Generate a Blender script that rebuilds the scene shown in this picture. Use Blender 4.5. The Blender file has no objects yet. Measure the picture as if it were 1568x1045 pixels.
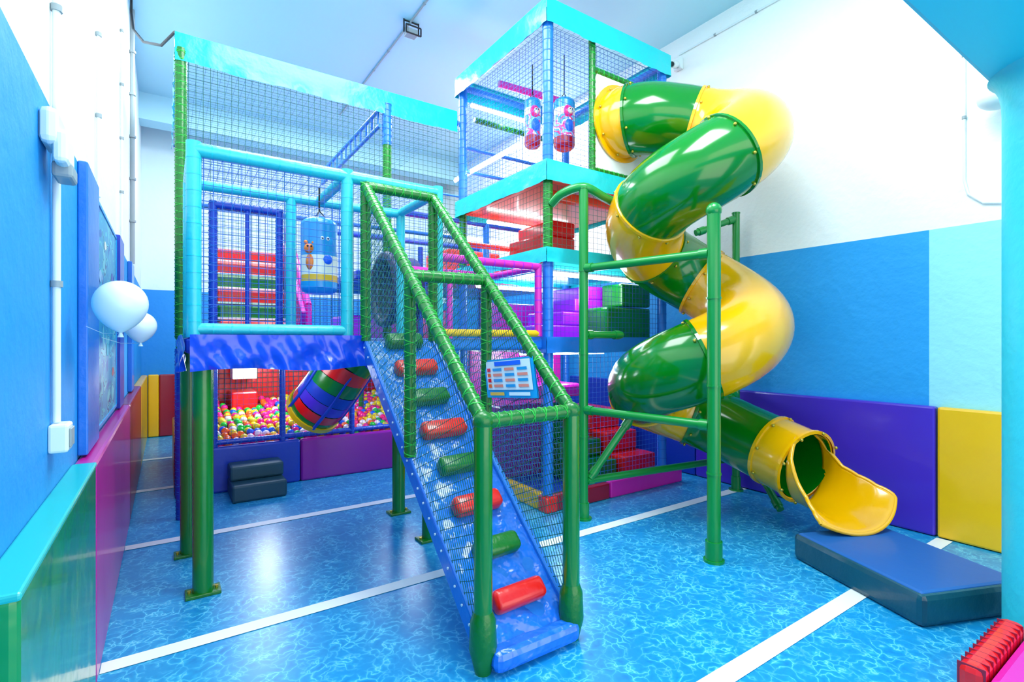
import bpy, bmesh, math, random
from mathutils import Vector, Matrix
random.seed(4)
sc = bpy.context.scene
sc.view_settings.view_transform = 'Standard'
sc.view_settings.look = 'None'

# ---------------------------------------------------------------- materials
def lin(h):
    h = h.lstrip('#'); o = []
    for i in (0, 2, 4):
        c = int(h[i:i+2], 16)/255
        o.append(c/12.92 if c <= .04045 else ((c+.055)/1.055)**2.4)
    return (*o, 1)
MATS = {}
def mat(name, col, rough=.35, coat=0., bump=0., bscale=12., emit=0., metal=0., spec=.5, dist=.02):
    m = bpy.data.materials.new(name); m.use_nodes = True
    nt = m.node_tree; b = nt.nodes['Principled BSDF']
    b.inputs['Base Color'].default_value = lin(col)
    b.inputs['Roughness'].default_value = rough
    b.inputs['Coat Weight'].default_value = coat
    b.inputs['Coat Roughness'].default_value = .1
    b.inputs['Metallic'].default_value = metal
    b.inputs['Specular IOR Level'].default_value = spec
    if emit:
        b.inputs['Emission Color'].default_value = lin(col)
        b.inputs['Emission Strength'].default_value = emit
    if bump:
        tc = nt.nodes.new('ShaderNodeTexCoord')
        n = nt.nodes.new('ShaderNodeTexNoise'); n.inputs['Scale'].default_value = bscale
        n.inputs['Detail'].default_value = 3
        bp = nt.nodes.new('ShaderNodeBump'); bp.inputs['Strength'].default_value = bump
        bp.inputs['Distance'].default_value = dist
        nt.links.new(tc.outputs['Object'], n.inputs['Vector'])
        nt.links.new(n.outputs['Fac'], bp.inputs['Height'])
        nt.links.new(bp.outputs['Normal'], b.inputs['Normal'])
    MATS[name] = m
    return m
mat('cyan_vinyl', '#16ccd4', .3, .3, .5, 9)
mat('cyan_pad', '#2cc8d0', .35, .3, .2, 20)
mat('blue_vinyl', '#1c74e6', .2, .7, 1.0, 6, dist=.07)
mat('skirt_vinyl', '#0a48dc', .22, .6, .5, 5, dist=.03)
mat('blue_pad', '#1474d4', .35, .3, .2, 20)
mat('navy_pad', '#0c3cb4', .4, .2, .2, 10)
mat('green_pad', '#067018', .35, .3, .3, 25)
mat('green_lace', '#26bc3c', .5)
mat('green_steel', '#088a34', .3, .3)
mat('leg_green', '#067c1c', .25, .5, .1, 20)
mat('slide_green', '#02780f', .16, .5)
mat('slide_yellow', '#ffb600', .18, .5)
mat('bolt', '#c9b040', .3, 0, metal=.7)
mat('yellow_pad', '#fac000', .35, .3, .2, 8)
mat('red_pad', '#f01410', .3, .4, .3, 12)
mat('orange_pad', '#f43a14', .35, .3)
mat('maroon_pad', '#98082a', .35, .3, .2, 8)
mat('magenta_pad', '#e41cac', .35, .4, .2, 12)
mat('pink_wall_pad', '#cc1490', .3, .3, .2, 3)
mat('green_wall_pad', '#0a9448', .22, .5, .5, 4, dist=.05)
mat('mint_cap', '#20c0b8', .3, .4)
mat('purple_pad', '#4a2cc0', .35, .3, .3, 4)
mat('violet_pad', '#b014e8', .35, .3)
mat('purple_pit', '#94189c', .3, .4, .2, 5)
mat('dark_foam', '#174a58', .5, .1, .1, 8)
mat('mat_blue', '#145ea8', .5, .1, .1, 8)
mat('mat_side', '#0c4c5c', .35, .3, .3, 14)
mat('white_plastic', '#eaf2f2', .35)
mat('white_panel', '#f0f6f4', .5)
mat('grey_plastic', '#9aa4a6', .4)
mat('net_blue', '#1668c8', .6)
mat('net_light', '#2a7cac', .6)
mat('net_green', '#0c6450', .6)
mat('net_navy', '#0e3c9c', .6)
mat('black', '#1a1c20', .4)
mat('column_paint', '#34ced8', .45, 0, .2, 20)
mat('beam_paint', '#28ccdc', .5)
mat('balloon', '#ecf6f4', .3, .3)
mat('ball_pink', '#ff1c84', .3); mat('ball_yellow', '#fae018', .3); mat('ball_green', '#20cc34', .3)
mat('ball_blue', '#1a68f0', .3); mat('ball_orange', '#ff6c10', .3); mat('ball_white', '#f6f0f4', .3)
mat('led', '#eafcff', .4, emit=11)
mat('sign_white', '#e8f6f8', .25, .3); mat('sign_cyan', '#14a4e4', .3); mat('sign_pink', '#f4907c', .4)
mat('tunnel_dark', '#262460', .4)
mat('bag_sky', '#189cdc', .3, .4); mat('bag_cream', '#f4f0dc', .3, .4); mat('bag_orange', '#f47c20', .3, .4); mat('bag_yellow', '#f4bc24', .3, .4)

def print_mat(name, stops, scale, rough=.3, sc3=(1, 1, 1)):
    m = bpy.data.materials.new(name); m.use_nodes = True
    nt = m.node_tree; b = nt.nodes['Principled BSDF']; b.inputs['Roughness'].default_value = rough
    tc = nt.nodes.new('ShaderNodeTexCoord'); v = nt.nodes.new('ShaderNodeTexNoise')
    mp = nt.nodes.new('ShaderNodeMapping'); mp.inputs['Scale'].default_value = sc3
    v.inputs['Scale'].default_value = scale; v.inputs['Detail'].default_value = 1.5; v.inputs['Distortion'].default_value = .8
    r = nt.nodes.new('ShaderNodeValToRGB'); r.color_ramp.interpolation = 'CONSTANT'
    e = r.color_ramp.elements
    while len(e) < len(stops): e.new(.5)
    for i, (p, c) in enumerate(stops):
        e[i].position = p; e[i].color = lin(c)
    nt.links.new(tc.outputs['Object'], mp.inputs[0]); nt.links.new(mp.outputs[0], v.inputs['Vector']); nt.links.new(v.outputs['Fac'], r.inputs['Fac'])
    nt.links.new(r.outputs['Color'], b.inputs['Base Color']); MATS[name] = m
print_mat('print_red', [(0, '#7cc4ec'), (.44, '#e8308c'), (.50, '#f6e4ec'), (.55, '#4898e4'), (.62, '#d82c74')], 8)
print_mat('print_mural', [(0, '#1068b4'), (.38, '#28a0c8'), (.54, '#4cc8d0'), (.6, '#0c4c94'), (.64, '#7cd8dc')], 9, .35, (1, .6, 1))

def paint_wall(name, upper, lower, zline, extra=None, bump=.15):
    """two tone painted plaster, colour picked by height (and optionally by y)"""
    m = bpy.data.materials.new(name); m.use_nodes = True
    nt = m.node_tree; b = nt.nodes['Principled BSDF']; b.inputs['Roughness'].default_value = .6
    g = nt.nodes.new('ShaderNodeNewGeometry'); s = nt.nodes.new('ShaderNodeSeparateXYZ')
    nt.links.new(g.outputs['Position'], s.inputs[0])
    lt = nt.nodes.new('ShaderNodeMath'); lt.operation = 'LESS_THAN'; lt.inputs[1].default_value = zline
    nt.links.new(s.outputs['Z'], lt.inputs[0])
    low = nt.nodes.new('ShaderNodeMix'); low.data_type = 'RGBA'
    low.inputs[6].default_value = lin(lower); low.inputs[7].default_value = lin(lower); low.inputs[0].default_value = 0
    if extra:
        ly = nt.nodes.new('ShaderNodeMath'); ly.operation = 'LESS_THAN'; ly.inputs[1].default_value = extra[0]
        nt.links.new(s.outputs['Y'], ly.inputs[0]); nt.links.new(ly.outputs[0], low.inputs[0])
        low.inputs[7].default_value = lin(extra[1])
    mx = nt.nodes.new('ShaderNodeMix'); mx.data_type = 'RGBA'
    mx.inputs[6].default_value = lin(upper)
    nt.links.new(low.outputs[2], mx.inputs[7]); nt.links.new(lt.outputs[0], mx.inputs[0])
    nt.links.new(mx.outputs[2], b.inputs['Base Color'])
    n = nt.nodes.new('ShaderNodeTexNoise'); n.inputs['Scale'].default_value = 14; n.inputs['Detail'].default_value = 6
    bp = nt.nodes.new('ShaderNodeBump'); bp.inputs['Strength'].default_value = bump; bp.inputs['Distance'].default_value = .02
    nt.links.new(g.outputs['Position'], n.inputs['Vector']); nt.links.new(n.outputs['Fac'], bp.inputs['Height'])
    nt.links.new(bp.outputs['Normal'], b.inputs['Normal']); MATS[name] = m
paint_wall('wall_left_paint', '#eef6f8', '#1094dc', 2.15, bump=.25)
paint_wall('wall_right_paint', '#f6f8f4', '#1c9ee4', 2.21, (1.37, '#98e4ee'), .35)
paint_wall('wall_back_paint', '#dcf2f8', '#1c90dc', 2.15)
mat('ceiling_paint', '#b6e6f2', .7, 0, .1, 8)

def water_floor():
    m = bpy.data.materials.new('water_vinyl'); m.use_nodes = True
    nt = m.node_tree; b = nt.nodes['Principled BSDF']; L = nt.links.new
    b.inputs['Roughness'].default_value = .3
    g = nt.nodes.new('ShaderNodeNewGeometry')
    n = nt.nodes.new('ShaderNodeTexNoise'); n.inputs['Scale'].default_value = 8; n.inputs['Detail'].default_value = 3
    L(g.outputs['Position'], n.inputs['Vector'])
    ad = nt.nodes.new('ShaderNodeVectorMath'); ad.operation = 'MULTIPLY_ADD'
    L(n.outputs['Color'], ad.inputs[0]); ad.inputs[1].default_value = (.22, .22, .22); L(g.outputs['Position'], ad.inputs[2])
    v = nt.nodes.new('ShaderNodeTexVoronoi'); v.feature = 'DISTANCE_TO_EDGE'; v.inputs['Scale'].default_value = 16
    L(ad.outputs[0], v.inputs['Vector'])
    r = nt.nodes.new('ShaderNodeValToRGB'); e = r.color_ramp.elements
    e[0].position = 0; e[0].color = lin('#7cd6f0'); e[1].position = .45; e[1].color = lin('#0c80c2')
    x = e.new(.035); x.color = lin('#3cb6e0'); x = e.new(.12); x.color = lin('#1898d0')
    L(v.outputs['Distance'], r.inputs['Fac'])
    n2 = nt.nodes.new('ShaderNodeTexNoise'); n2.inputs['Scale'].default_value = 9; n2.inputs['Detail'].default_value = 6
    L(g.outputs['Position'], n2.inputs['Vector'])
    mx = nt.nodes.new('ShaderNodeMix'); mx.data_type = 'RGBA'
    cr = nt.nodes.new('ShaderNodeValToRGB'); cr.color_ramp.elements[0].position = .34; cr.color_ramp.elements[1].position = .6
    L(n2.outputs['Fac'], cr.inputs['Fac']); L(cr.outputs['Color'], mx.inputs[0])
    mx.inputs[6].default_value = lin('#1490cc'); L(r.outputs['Color'], mx.inputs[7])
    L(mx.outputs[2], b.inputs['Base Color']); MATS['water_vinyl'] = m
water_floor()

# ---------------------------------------------------------------- mesh builder
class MB:
    def __init__(s): s.v = []; s.f = []; s.m = []; s.sm = []; s.mats = []
    def mi(s, n):
        if n not in s.mats: s.mats.append(n)
        return s.mats.index(n)
    def add(s, vs, fs, m, smooth=False):
        o = len(s.v); s.v += [tuple(x) for x in vs]; k = s.mi(m)
        for f in fs: s.f.append([i+o for i in f]); s.m.append(k); s.sm.append(smooth)
    def obox(s, c, ex, ey, ez, hx, hy, hz, m, b=.012, seg=2):
        bm = bmesh.new(); bmesh.ops.create_cube(bm, size=2)
        for v in bm.verts: v.co = Vector((v.co.x*hx, v.co.y*hy, v.co.z*hz))
        if b > 0:
            bmesh.ops.bevel(bm, geom=bm.edges[:], offset=min(b, hx*.9, hy*.9, hz*.9), segments=seg, profile=.5, affect='EDGES')
        c = Vector(c); ex = Vector(ex); ey = Vector(ey); ez = Vector(ez)
        bm.verts.index_update()
        s.add([c+ex*v.co.x+ey*v.co.y+ez*v.co.z for v in bm.verts], [[v.index for v in f.verts] for f in bm.faces], m, seg > 3)
        bm.free()
    def box(s, x0, x1, y0, y1, z0, z1, m, b=.012, rot=0):
        c, si = math.cos(rot), math.sin(rot)
        s.obox(((x0+x1)/2, (y0+y1)/2, (z0+z1)/2), (c, si, 0), (-si, c, 0), (0, 0, 1), (x1-x0)/2, (y1-y0)/2, (z1-z0)/2, m, b)
    def tube(s, pts, r, m, seg=12, caps=True, smooth=True, radii=None):
        pts = [Vector(p) for p in pts]; vs = []; fs = []; n = len(pts); prev = None
        for i, p in enumerate(pts):
            t = (pts[min(i+1, n-1)]-pts[max(i-1, 0)]).normalized()
            if prev is None:
                a = Vector((0, 0, 1)) if abs(t.z) < .9 else Vector((1, 0, 0))
                sd = t.cross(a).normalized()
            else:
                sd = (prev-t*prev.dot(t)).normalized()
            prev = sd; up = sd.cross(t); rr = radii[i] if radii else r
            for k in range(seg):
                an = 2*math.pi*k/seg; vs.append(p+sd*math.cos(an)*rr+up*math.sin(an)*rr)
        for i in range(n-1):
            for k in range(seg):
                a = i*seg+k; b = i*seg+(k+1) % seg; fs.append([a, b, b+seg, a+seg])
        s.add(vs, fs, m, smooth)
        if caps:
            s.add(vs[:seg], [list(range(seg))[::-1]], m); s.add(vs[-seg:], [list(range(seg))], m)
    def lace(s, p0, p1, r, m, pitch=.06, cr=.0035):
        p0 = Vector(p0); p1 = Vector(p1); t = p1-p0; L = t.length; t.normalize()
        a = Vector((0, 0, 1)) if abs(t.z) < .9 else Vector((1, 0, 0))
        sd = t.cross(a).normalized(); up = sd.cross(t); n = max(6, int(L/pitch*8))
        for sg in (1, -1):
            s.tube([p0+t*(L*i/n)+sd*math.cos(sg*i*math.pi/4)*r*1.03+up*math.sin(sg*i*math.pi/4)*r*1.03 for i in range(n+1)], cr, m, 3, False)
    def padpost(s, p0, p1, r, m, lacem=None, bands=None, seg=14):
        s.tube([p0, p1], r, m, seg)
        if lacem: s.lace(p0, p1, r, lacem)
        if bands:
            p0 = Vector(p0); p1 = Vector(p1); L = (p1-p0).length; n = int(L/.085)
            for i in range(1, n):
                c = p0.lerp(p1, i/n); d = (p1-p0).normalized()*.004
                s.tube([c-d, c+d], r*1.035, bands, seg)
    def sphere(s, c, r, m, u=12, v=8, sc=(1, 1, 1)):
        vs = []; fs = []
        for i in range(v+1):
            th = math.pi*i/v
            for k in range(u):
                ph = 2*math.pi*k/u
                vs.append((c[0]+r*sc[0]*math.sin(th)*math.cos(ph), c[1]+r*sc[1]*math.sin(th)*math.sin(ph), c[2]+r*sc[2]*math.cos(th)))
        for i in range(v):
            for k in range(u):
                a = i*u+k; b = i*u+(k+1) % u; fs.append([a, a+u, b+u, b])
        s.add(vs, fs, m, True)
    def net(s, P, U, V, sp, m, r=.0017, diamond=False):
        r *= 1.3
        P = Vector(P); U = Vector(U); V = Vector(V); lu = U.length; lv = V.length
        u = U/lu; v = V/lv; q = lambda a, b: P+u*a+v*b
        if not diamond:
            nu = max(1, round(lu/sp)); nv = max(1, round(lv/sp))
            for i in range(nu+1): s.tube([q(lu*i/nu, 0), q(lu*i/nu, lv)], r, m, 3, False)
            for i in range(nv+1): s.tube([q(0, lv*i/nv), q(lu, lv*i/nv)], r, m, 3, False)
        else:
            st = sp*1.414; c = -lv+st/2
            while c < lu:
                a0 = max(c, 0); a1 = min(c+lv, lu)
                if a1-a0 > .01:
                    s.tube([q(a0, a0-c), q(a1, a1-c)], r, m, 3, False)
                    s.tube([q(a0, lv-(a0-c)), q(a1, lv-(a1-c))], r, m, 3, False)
                c += st
    def build(s, name, parent=None, solid=0):
        me = bpy.data.meshes.new(name); me.from_pydata(s.v, [], s.f)
        for n in s.mats: me.materials.append(MATS[n])
        me.polygons.foreach_set('material_index', s.m); me.polygons.foreach_set('use_smooth', s.sm)
        me.update(); o = bpy.data.objects.new(name, me); sc.collection.objects.link(o)
        if parent: o.parent = parent
        if solid:
            md = o.modifiers.new('Solidify', 'SOLIDIFY'); md.thickness = solid; md.offset = 0
        return o
def empty(name):
    e = bpy.data.objects.new(name, None); sc.collection.objects.link(e); return e

# ---------------------------------------------------------------- room
XL, XR, YB, YN, ZC = -.31, 4.6, 9.1, -2.2, 4.69
def slab(name, x0, x1, y0, y1, z0, z1, m):
    b = MB(); b.box(x0, x1, y0, y1, z0, z1, m, 0); return b.build(name)
slab('floor', XL-.15, XR+.15, YN, YB+.15, -.1, 0, 'water_vinyl')
slab('ceiling', XL-.15, XR+.15, YN, YB+.15, ZC, ZC+.1, 'ceiling_paint')
slab('wall_left', XL-.15, XL, YN, YB+.15, 0, ZC, 'wall_left_paint')
slab('wall_right', XR, XR+.15, YN, YB+.15, 0, ZC, 'wall_right_paint')
slab('wall_back', XL, XR, YB, YB+.15, 0, ZC, 'wall_back_paint')
b = MB(); b.box(XL, XR, 8.3, 8.6, ZC-.35, ZC, 'ceiling_paint', 0); b.build('trim_ceiling_beam')
for y in (-.25, 1.26, 2.78, 4.3, 5.86, 7.36):
    b = MB(); b.add([(XL+.075, y-.045, .003), (XR-.075, y-.045, .003), (XR-.075, y+.045, .003), (XL+.075, y+.045, .003)], [[0, 1, 2, 3]], 'white_panel')
    b.build('white_floor_stripe')
def wallpad(name, x0, x1, y0, y1, m, z1=.9, cap=None):
    b = MB(); b.box(x0, x1, y0, y1, .005, z1, m, .015)
    if cap: b.box(x0, x1+.003, y0, y1, z1-.012, z1+.006, cap, .006)
    return b.build(name)
wallpad('wall_padding_panel', XL, -.235, 1.34, 2.62, 'green_wall_pad', .91, 'mint_cap')
wallpad('wall_padding_panel', XL, -.235, 2.63, 4.9, 'pink_wall_pad', .91)
wallpad('wall_padding_panel', XL, -.235, 4.91, 6.9, 'maroon_pad', .91)
wallpad('wall_padding_panel', XL, -.235, 6.91, 9.0, 'yellow_pad', .91)
wallpad('wall_padding_panel', XL+.08, -.1, 9.03, YB, 'yellow_pad', .91)
wallpad('wall_padding_panel', -.095, 1.2, 9.03, YB, 'maroon_pad', .91)
wallpad('wall_padding_panel', XR-.07, XR, 1.315, 3.3, 'purple_pad', .93)
wallpad('wall_padding_panel', XR-.07, XR, -.2, 1.305, 'yellow_pad', .93)
wallpad('wall_padding_panel', XR-.07, XR, 3.31, 5.3, 'navy_pad', .93)
for i, (a, c) in enumerate(((2.77, 3.2), (4.55, 4.95), (6.0, 6.4))):
    b = MB(); b.box(XL, XL+.035, a, c, .92, 2.155, 'navy_pad' if i == 1 else 'blue_pad', .006); b.build('trim_%d' % (i+1))
b = MB(); b.box(XL+.001, XL+.013, 3.23, 4.52, .95, 2.12, 'print_mural', .003)
for (y0, y1, z0, z1) in ((3.22, 4.53, .94, .96), (3.22, 4.53, 2.11, 2.13), (3.22, 3.24, .94, 2.13), (4.51, 4.53, .94, 2.13)):
    b.box(XL+.001, XL+.018, y0, y1, z0, z1, 'sign_cyan', .002)
for (y, z, r, m) in ((3.5, 1.75, .07, 'bag_sky'), (3.9, 1.35, .08, 'cyan_pad'), (3.45, 1.15, .06, 'bag_sky'), (4.2, 1.8, .08, 'navy_pad'), (3.75, 1.95, .05, 'bag_cream'), (4.25, 1.2, .06, 'bag_orange')):
    pts = [(XL+.0145, y+r*math.cos(a*math.pi/8), z+.5*r*math.sin(a*math.pi/8)) for a in range(16)]
    b.add(pts, [list(range(16))], m)
    b.add([(XL+.0145, y+r*.8, z), (XL+.0145, y+r*1.6, z+.5*r), (XL+.0145, y+r*1.6, z-.5*r)], [[0, 1, 2]], m)
b.build('underwater_mural_panel')
def conduit(name, pts, r=.009, m='white_plastic', clips=True):
    b = MB(); b.tube(pts, r, m, 8)
    for i in range(len(pts)-1):
        p, q = Vector(pts[i]), Vector(pts[i+1]); n = int((q-p).length/.5)
        for k in range(1, n+1):
            c = p.lerp(q, k/(n+1)); d = (q-p).normalized()*.01; b.tube([c-d, c+d], r*1.5, 'grey_plastic', 8)
    return b.build(name)
conduit('electrical_conduit', [(XL+.015, 2.18, 1.14), (XL+.015, 2.18, ZC)], .011)
conduit('electrical_conduit', [(XL+.015, 3.4, 2.15), (XL+.015, 3.4, ZC)])
conduit('electrical_conduit', [(XL+.015, 5.04, 2.15), (XL+.015, 5.04, ZC)])
conduit('electrical_conduit', [(XL+.025, 6.3, 2.17), (XL+.025, 6.3, ZC)], .02, 'grey_plastic')
b = MB(); b.box(XL, XL+.05, 2.13, 2.23, 1.045, 1.135, 'white_plastic', .008); b.box(XL+.05, XL+.056, 2.145, 2.215, 1.06, 1.12, 'grey_plastic', .003)
b.build('electrical_junction_box')
b = MB(); b.box(XL, XL+.045, 1.98, 2.13, 1.98, 2.09, 'white_plastic', .02); b.box(XL+.03, XL+.065, 1.99, 2.14, 1.93, 2.03, 'white_panel', .014)
b.box(XL+.02, XL+.07, 2.05, 2.16, 1.90, 1.95, 'grey_plastic', .01)
b.build('emergency_light')
b = MB(); pts = [(XL+.03, 6.0, 4.5), (XL+.05, 5.9, 4.3), (-.17, 5.5, 4.02), (-.04, 5.1, 3.84), (.05, 4.82, 3.84)]
b.tube(pts, .012, 'black', 6); b.tube([(XL+.03, 6.0, 4.5), (XL+.03, 6.0, ZC)], .012, 'black', 6); b.build('power_cable')
conduit('electrical_conduit', [(XR-.012, 1.17, ZC), (XR-.012, 1.17, 2.52), (XR-.012, 1.15, 2.42), (XR-.012, 1.07, 2.34), (XR-.012, .98, 2.32), (XR-.012, .2, 2.32)])
conduit('electrical_conduit', [(XR-.012, .5, 4.5), (XR-.012, 3.55, 4.5)])
b = MB(); b.tube([(XR, .97, 3.0), (XR-.12, .97, 3.0)], .03, 'white_plastic', 10); b.sphere((XR-.16, .97, 2.98), .1, 'white_plastic', 16, 10, (1, 1, .8))
b.build('wall_lamp')
b = MB(); b.box(XR-.05, XR, 3.5, 3.6, 4.33, 4.45, 'white_plastic', .01); b.tube([(XR-.03, 3.55, 4.36), (XR-.16, 3.5, 4.3)], .012, 'grey_plastic', 8)
b.tube([(XR-.13, 3.5, 4.34), (XR-.27, 3.44, 4.27)], .035, 'white_plastic', 12); b.tube([(XR-.27, 3.44, 4.27), (XR-.29, 3.43, 4.26)], .025, 'black', 12)
b.build('security_camera')
conduit('electrical_conduit', [(2.07, 3.6, ZC-.012), (2.07, 7.5, ZC-.012)], .01, 'grey_plastic')
b = MB(); b.box(2.02, 2.14, 4.88, 4.98, ZC-.15, ZC-.09, 'grey_plastic', .01); b.box(2.03, 2.13, 4.87, 4.88, ZC-.145, ZC-.10, 'grey_plastic', .002)
for x in (2.0, 2.16): b.tube([(x, 4.92, ZC), (x, 4.92, ZC-.13)], .008, 'black', 6)
b.tube([(2.0, 4.92, ZC-.01), (2.16, 4.92, ZC-.01)], .008, 'black', 6)
for z in (ZC-.16, ZC-.08): b.tube([(2.0, 4.86, z), (2.16, 4.86, z)], .008, 'black', 6)
for x in (2.0, 2.16): b.tube([(x, 4.86, ZC-.16), (x, 4.86, ZC-.08)], .008, 'black', 6)
b.build('ceiling_flood_lamp')
b = MB(); cx, cy = 3.339, .457
n = 48; prof = [(.25, 0), (.25, 2.45), (.253, 2.52), (.262, 2.57), (.28, 2.61), (.30, 2.63)]
vs = []; fs = []
for (r, z) in prof:
    for k in range(n): vs.append((cx+r*math.cos(2*math.pi*k/n), cy+r*math.sin(2*math.pi*k/n), z))
for i in range(len(prof)-1):
    for k in range(n): fs.append([i*n+k, i*n+(k+1) % n, (i+1)*n+(k+1) % n, (i+1)*n+k])
b.add(vs, fs, 'column_paint', True); b.build('round_column')
b = MB(); b.box(1.2, XR, -1.0, .74, 2.63, 2.9, 'beam_paint', .02); b.build('mezzanine_slab')
b = MB(); b.box(2.48, 3.06, .575, .655, .0, .185, 'red_pad', .025)
for i in range(12): b.box(2.49+i*.047, 2.494+i*.047, .573, .657, .02, .186, 'maroon_pad', .002)
b.box(2.48, 3.06, .0, .57, 0, .16, 'magenta_pad', .03); b.build('soft_play_border_pad')

# ---------------------------------------------------------------- play structure
play = empty('soft_play_structure')
fr = MB(); nets = MB(); dk = MB(); soft = MB()
def foot(mb, x, y, m='leg_green'):
    mb.box(x-.085, x+.085, y-.06, y+.06, .0, .018, 'green_pad', .004)
    for dx in (-.065, .065): mb.tube([(x+dx, y, .018), (x+dx, y, .03)], .01, 'bolt', 6)
for (x, y) in ((.165, 3.3), (.12, 3.95), (1.53, 3.3), (1.56, 3.95)):
    fr.padpost((x, y, 0), (x, y, 1.33), .052, 'leg_green'); foot(fr, x, y)
dk.box(.08, 1.62, 3.25, 3.99, 1.33, 1.42, 'navy_pad', .02)
dk.box(.08, 2.6, 4.0, 5.45, 1.33, 1.42, 'navy_pad', .02)
dk.box(1.63, 2.57, 3.3, 3.99, 1.33, 1.42, 'blue_pad', .02)
dk.box(.08, 4.2, 5.46, 7.0, 1.33, 1.42, 'navy_pad', .02)
def skirt(P, U, zt, zb, m, amp=.012, nx=100, nz=12, N=None):
    P = Vector(P); U = Vector(U); N = Vector(N); vs = []; fs = []
    for j in range(nz+1):
        for i in range(nx+1):
            u = i/nx; w = j/nz
            d = amp*(math.sin(u*23+w*3)+.6*math.sin(u*51-w*6)+.5*math.sin(u*9+w*8))*(.3+w)
            z = zt+(zb-zt)*w+(.012*math.sin(u*7) if j == nz else 0)
            q = P+U*u+N*(d+.02); vs.append((q.x, q.y, z))
    for j in range(nz):
        for i in range(nx):
            a = j*(nx+1)+i; fs.append([a, a+1, a+nx+2, a+nx+1])
    return vs, fs
v_, f_ = skirt((.1, 3.225, 0), (.96, 0, 0), 1.435, 1.235, 'skirt_vinyl', N=(0, -1, 0)); dk.add(v_, f_, 'skirt_vinyl', True)
v_, f_ = skirt((.085, 3.99, 0), (0, -.76, 0), 1.435, 1.235, 'skirt_vinyl', N=(-1, 0, 0)); dk.add(v_, f_, 'skirt_vinyl', True)
C = 'cyan_pad'; W = 'white_panel'
for x in (.12, .95, 1.585): fr.padpost((x, 3.28, 1.42), (x, 3.28, 2.49), .038, C, bands='cyan_vinyl')
fr.padpost((.12, 3.28, 2.45), (1.585, 3.28, 2.45), .038, C, bands='cyan_vinyl')
fr.padpost((.12, 3.28, 1.465), (.95, 3.28, 1.465), .034, C, bands='cyan_vinyl')
for x in (.12, .95, 1.585): fr.padpost((x, 3.28, 2.45), (x, 3.97, 2.45), .034, C, bands='cyan_vinyl')
fr.padpost((.12, 3.97, 2.44), (1.585, 3.97, 2.44), .034, C, bands='cyan_vinyl')
fr.padpost((.12, 3.28, 1.465), (.12, 3.97, 1.465), .03, C)
fr.padpost((.745, 3.97, 1.42), (.745, 3.97, 2.44), .036, C, bands='cyan_vinyl')
fr.padpost((1.585, 3.97, 1.42), (1.585, 3.97, 2.44), .036, C, bands='cyan_vinyl')
fr.padpost((.12, 3.97, 1.42), (.12, 3.97, 2.44), .036, C, bands='cyan_vinyl')
YF = 4.78
for x in (.09, 1.77): fr.padpost((x, YF, 1.42), (x, YF, 3.7), .042, 'green_pad', 'green_lace')
fr.padpost((1.77, YF, 3.3), (1.77, YF, 3.7), .046, 'blue_pad', 'net_blue')
fr.padpost((.1, 5.45, 0), (.1, 5.45, 1.33), .045, 'navy_pad', 'net_blue')
fr.padpost((.1, YF, 0), (.1, YF, 1.33), .045, 'navy_pad', 'net_blue')
fr.padpost((.12, 6.9, 0), (.12, 6.9, 3.7), .04, 'green_pad', 'green_lace')
def fascia(mb, x0, y0, x1, y1, z0, z1, m, t=.02):
    p = Vector((x0, y0, 0)); q = Vector((x1, y1, 0)); d = (q-p); L = d.length; d.normalize(); nrm = Vector((d.y, -d.x, 0))
    nx = int(L/.035); vs = []; fs = []
    for i in range(nx+1):
        o = .005*math.sin(i*.9)+.004*math.sin(i*.37+1)+.003*math.sin(i*2.1)
        zz = .006*math.sin(i*.31)
        for (z, oo) in ((z1, -.03), (z1+.004, 0), (z1-.3*(z1-z0), .004+o*.5), (z0+.35*(z1-z0), .003-o*.6), (z0+zz, .004+o)):
            c = p+d*(L*i/nx)+nrm*oo; vs.append((c.x, c.y, z))
    for i in range(nx):
        a = i*5; mb.add([vs[a], vs[a+1], vs[a+6], vs[a+5]], [[0, 1, 2, 3]], m, False)
    o = len(mb.v); mb.v += vs; kk = mb.mi(m)
    for i in range(nx):
        for k in range(1, 4):
            a = o+i*5+k; mb.f.append([a, a+1, a+6, a+5]); mb.m.append(kk); mb.sm.append(True)
CV = 'cyan_vinyl'
fascia(dk, .05, YF-.03, 2.52, YF-.03, 3.59, 3.81, CV)
fascia(dk, .05, 7.0, .05, YF-.03, 3.59, 3.81, CV)
fr.tube([(.07, YF, 3.7), (2.54, YF, 3.7)], .03, 'blue_pad', 10)
for x in (1.70, .09):
    for z in (3.48, 3.64): fr.tube([(x, YF, z), (x, 7.0, z)], .02, 'blue_pad', 8)
    for i in range(13):
        y = YF+.05+i*.18; fr.tube([(x, y, 3.48), (x, y, 3.64)], .013, 'blue_pad', 6)
fr.tube([(.06, 7.0, 3.64), (4.1, 7.0, 3.64)], .018, 'blue_pad', 8)
fr.tube([(.06, YF+.05, 2.5), (2.54, YF+.05, 2.5)], .02, 'net_blue', 8)
for x in (.26, .68): fr.padpost((x, 4.04, 1.42), (x, 4.04, 2.36), .026, 'navy_pad', 'net_blue')
for z in (1.47, 2.34): fr.padpost((.26, 4.04, z), (.68, 4.04, z), .026, 'navy_pad', 'net_blue')
fr.padpost((.47, 4.04, 1.47), (.47, 4.04, 2.34), .014, 'navy_pad')
nets.net((.12, 3.28, 1.47), (.83, 0, 0), (0, 0, .97), .045, 'net_blue', .0014)
nets.net((.12, 3.28, 1.42), (0, .69, 0), (0, 0, 1.03), .045, 'net_blue', .0014)
nets.net((.26, 4.04, 1.47), (.42, 0, 0), (0, 0, .87), .045, 'net_navy', .0012)
nets.net((.745, 3.97, 1.42), (.84, 0, 0), (0, 0, 1.03), .05, 'net_blue', .0014)
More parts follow.
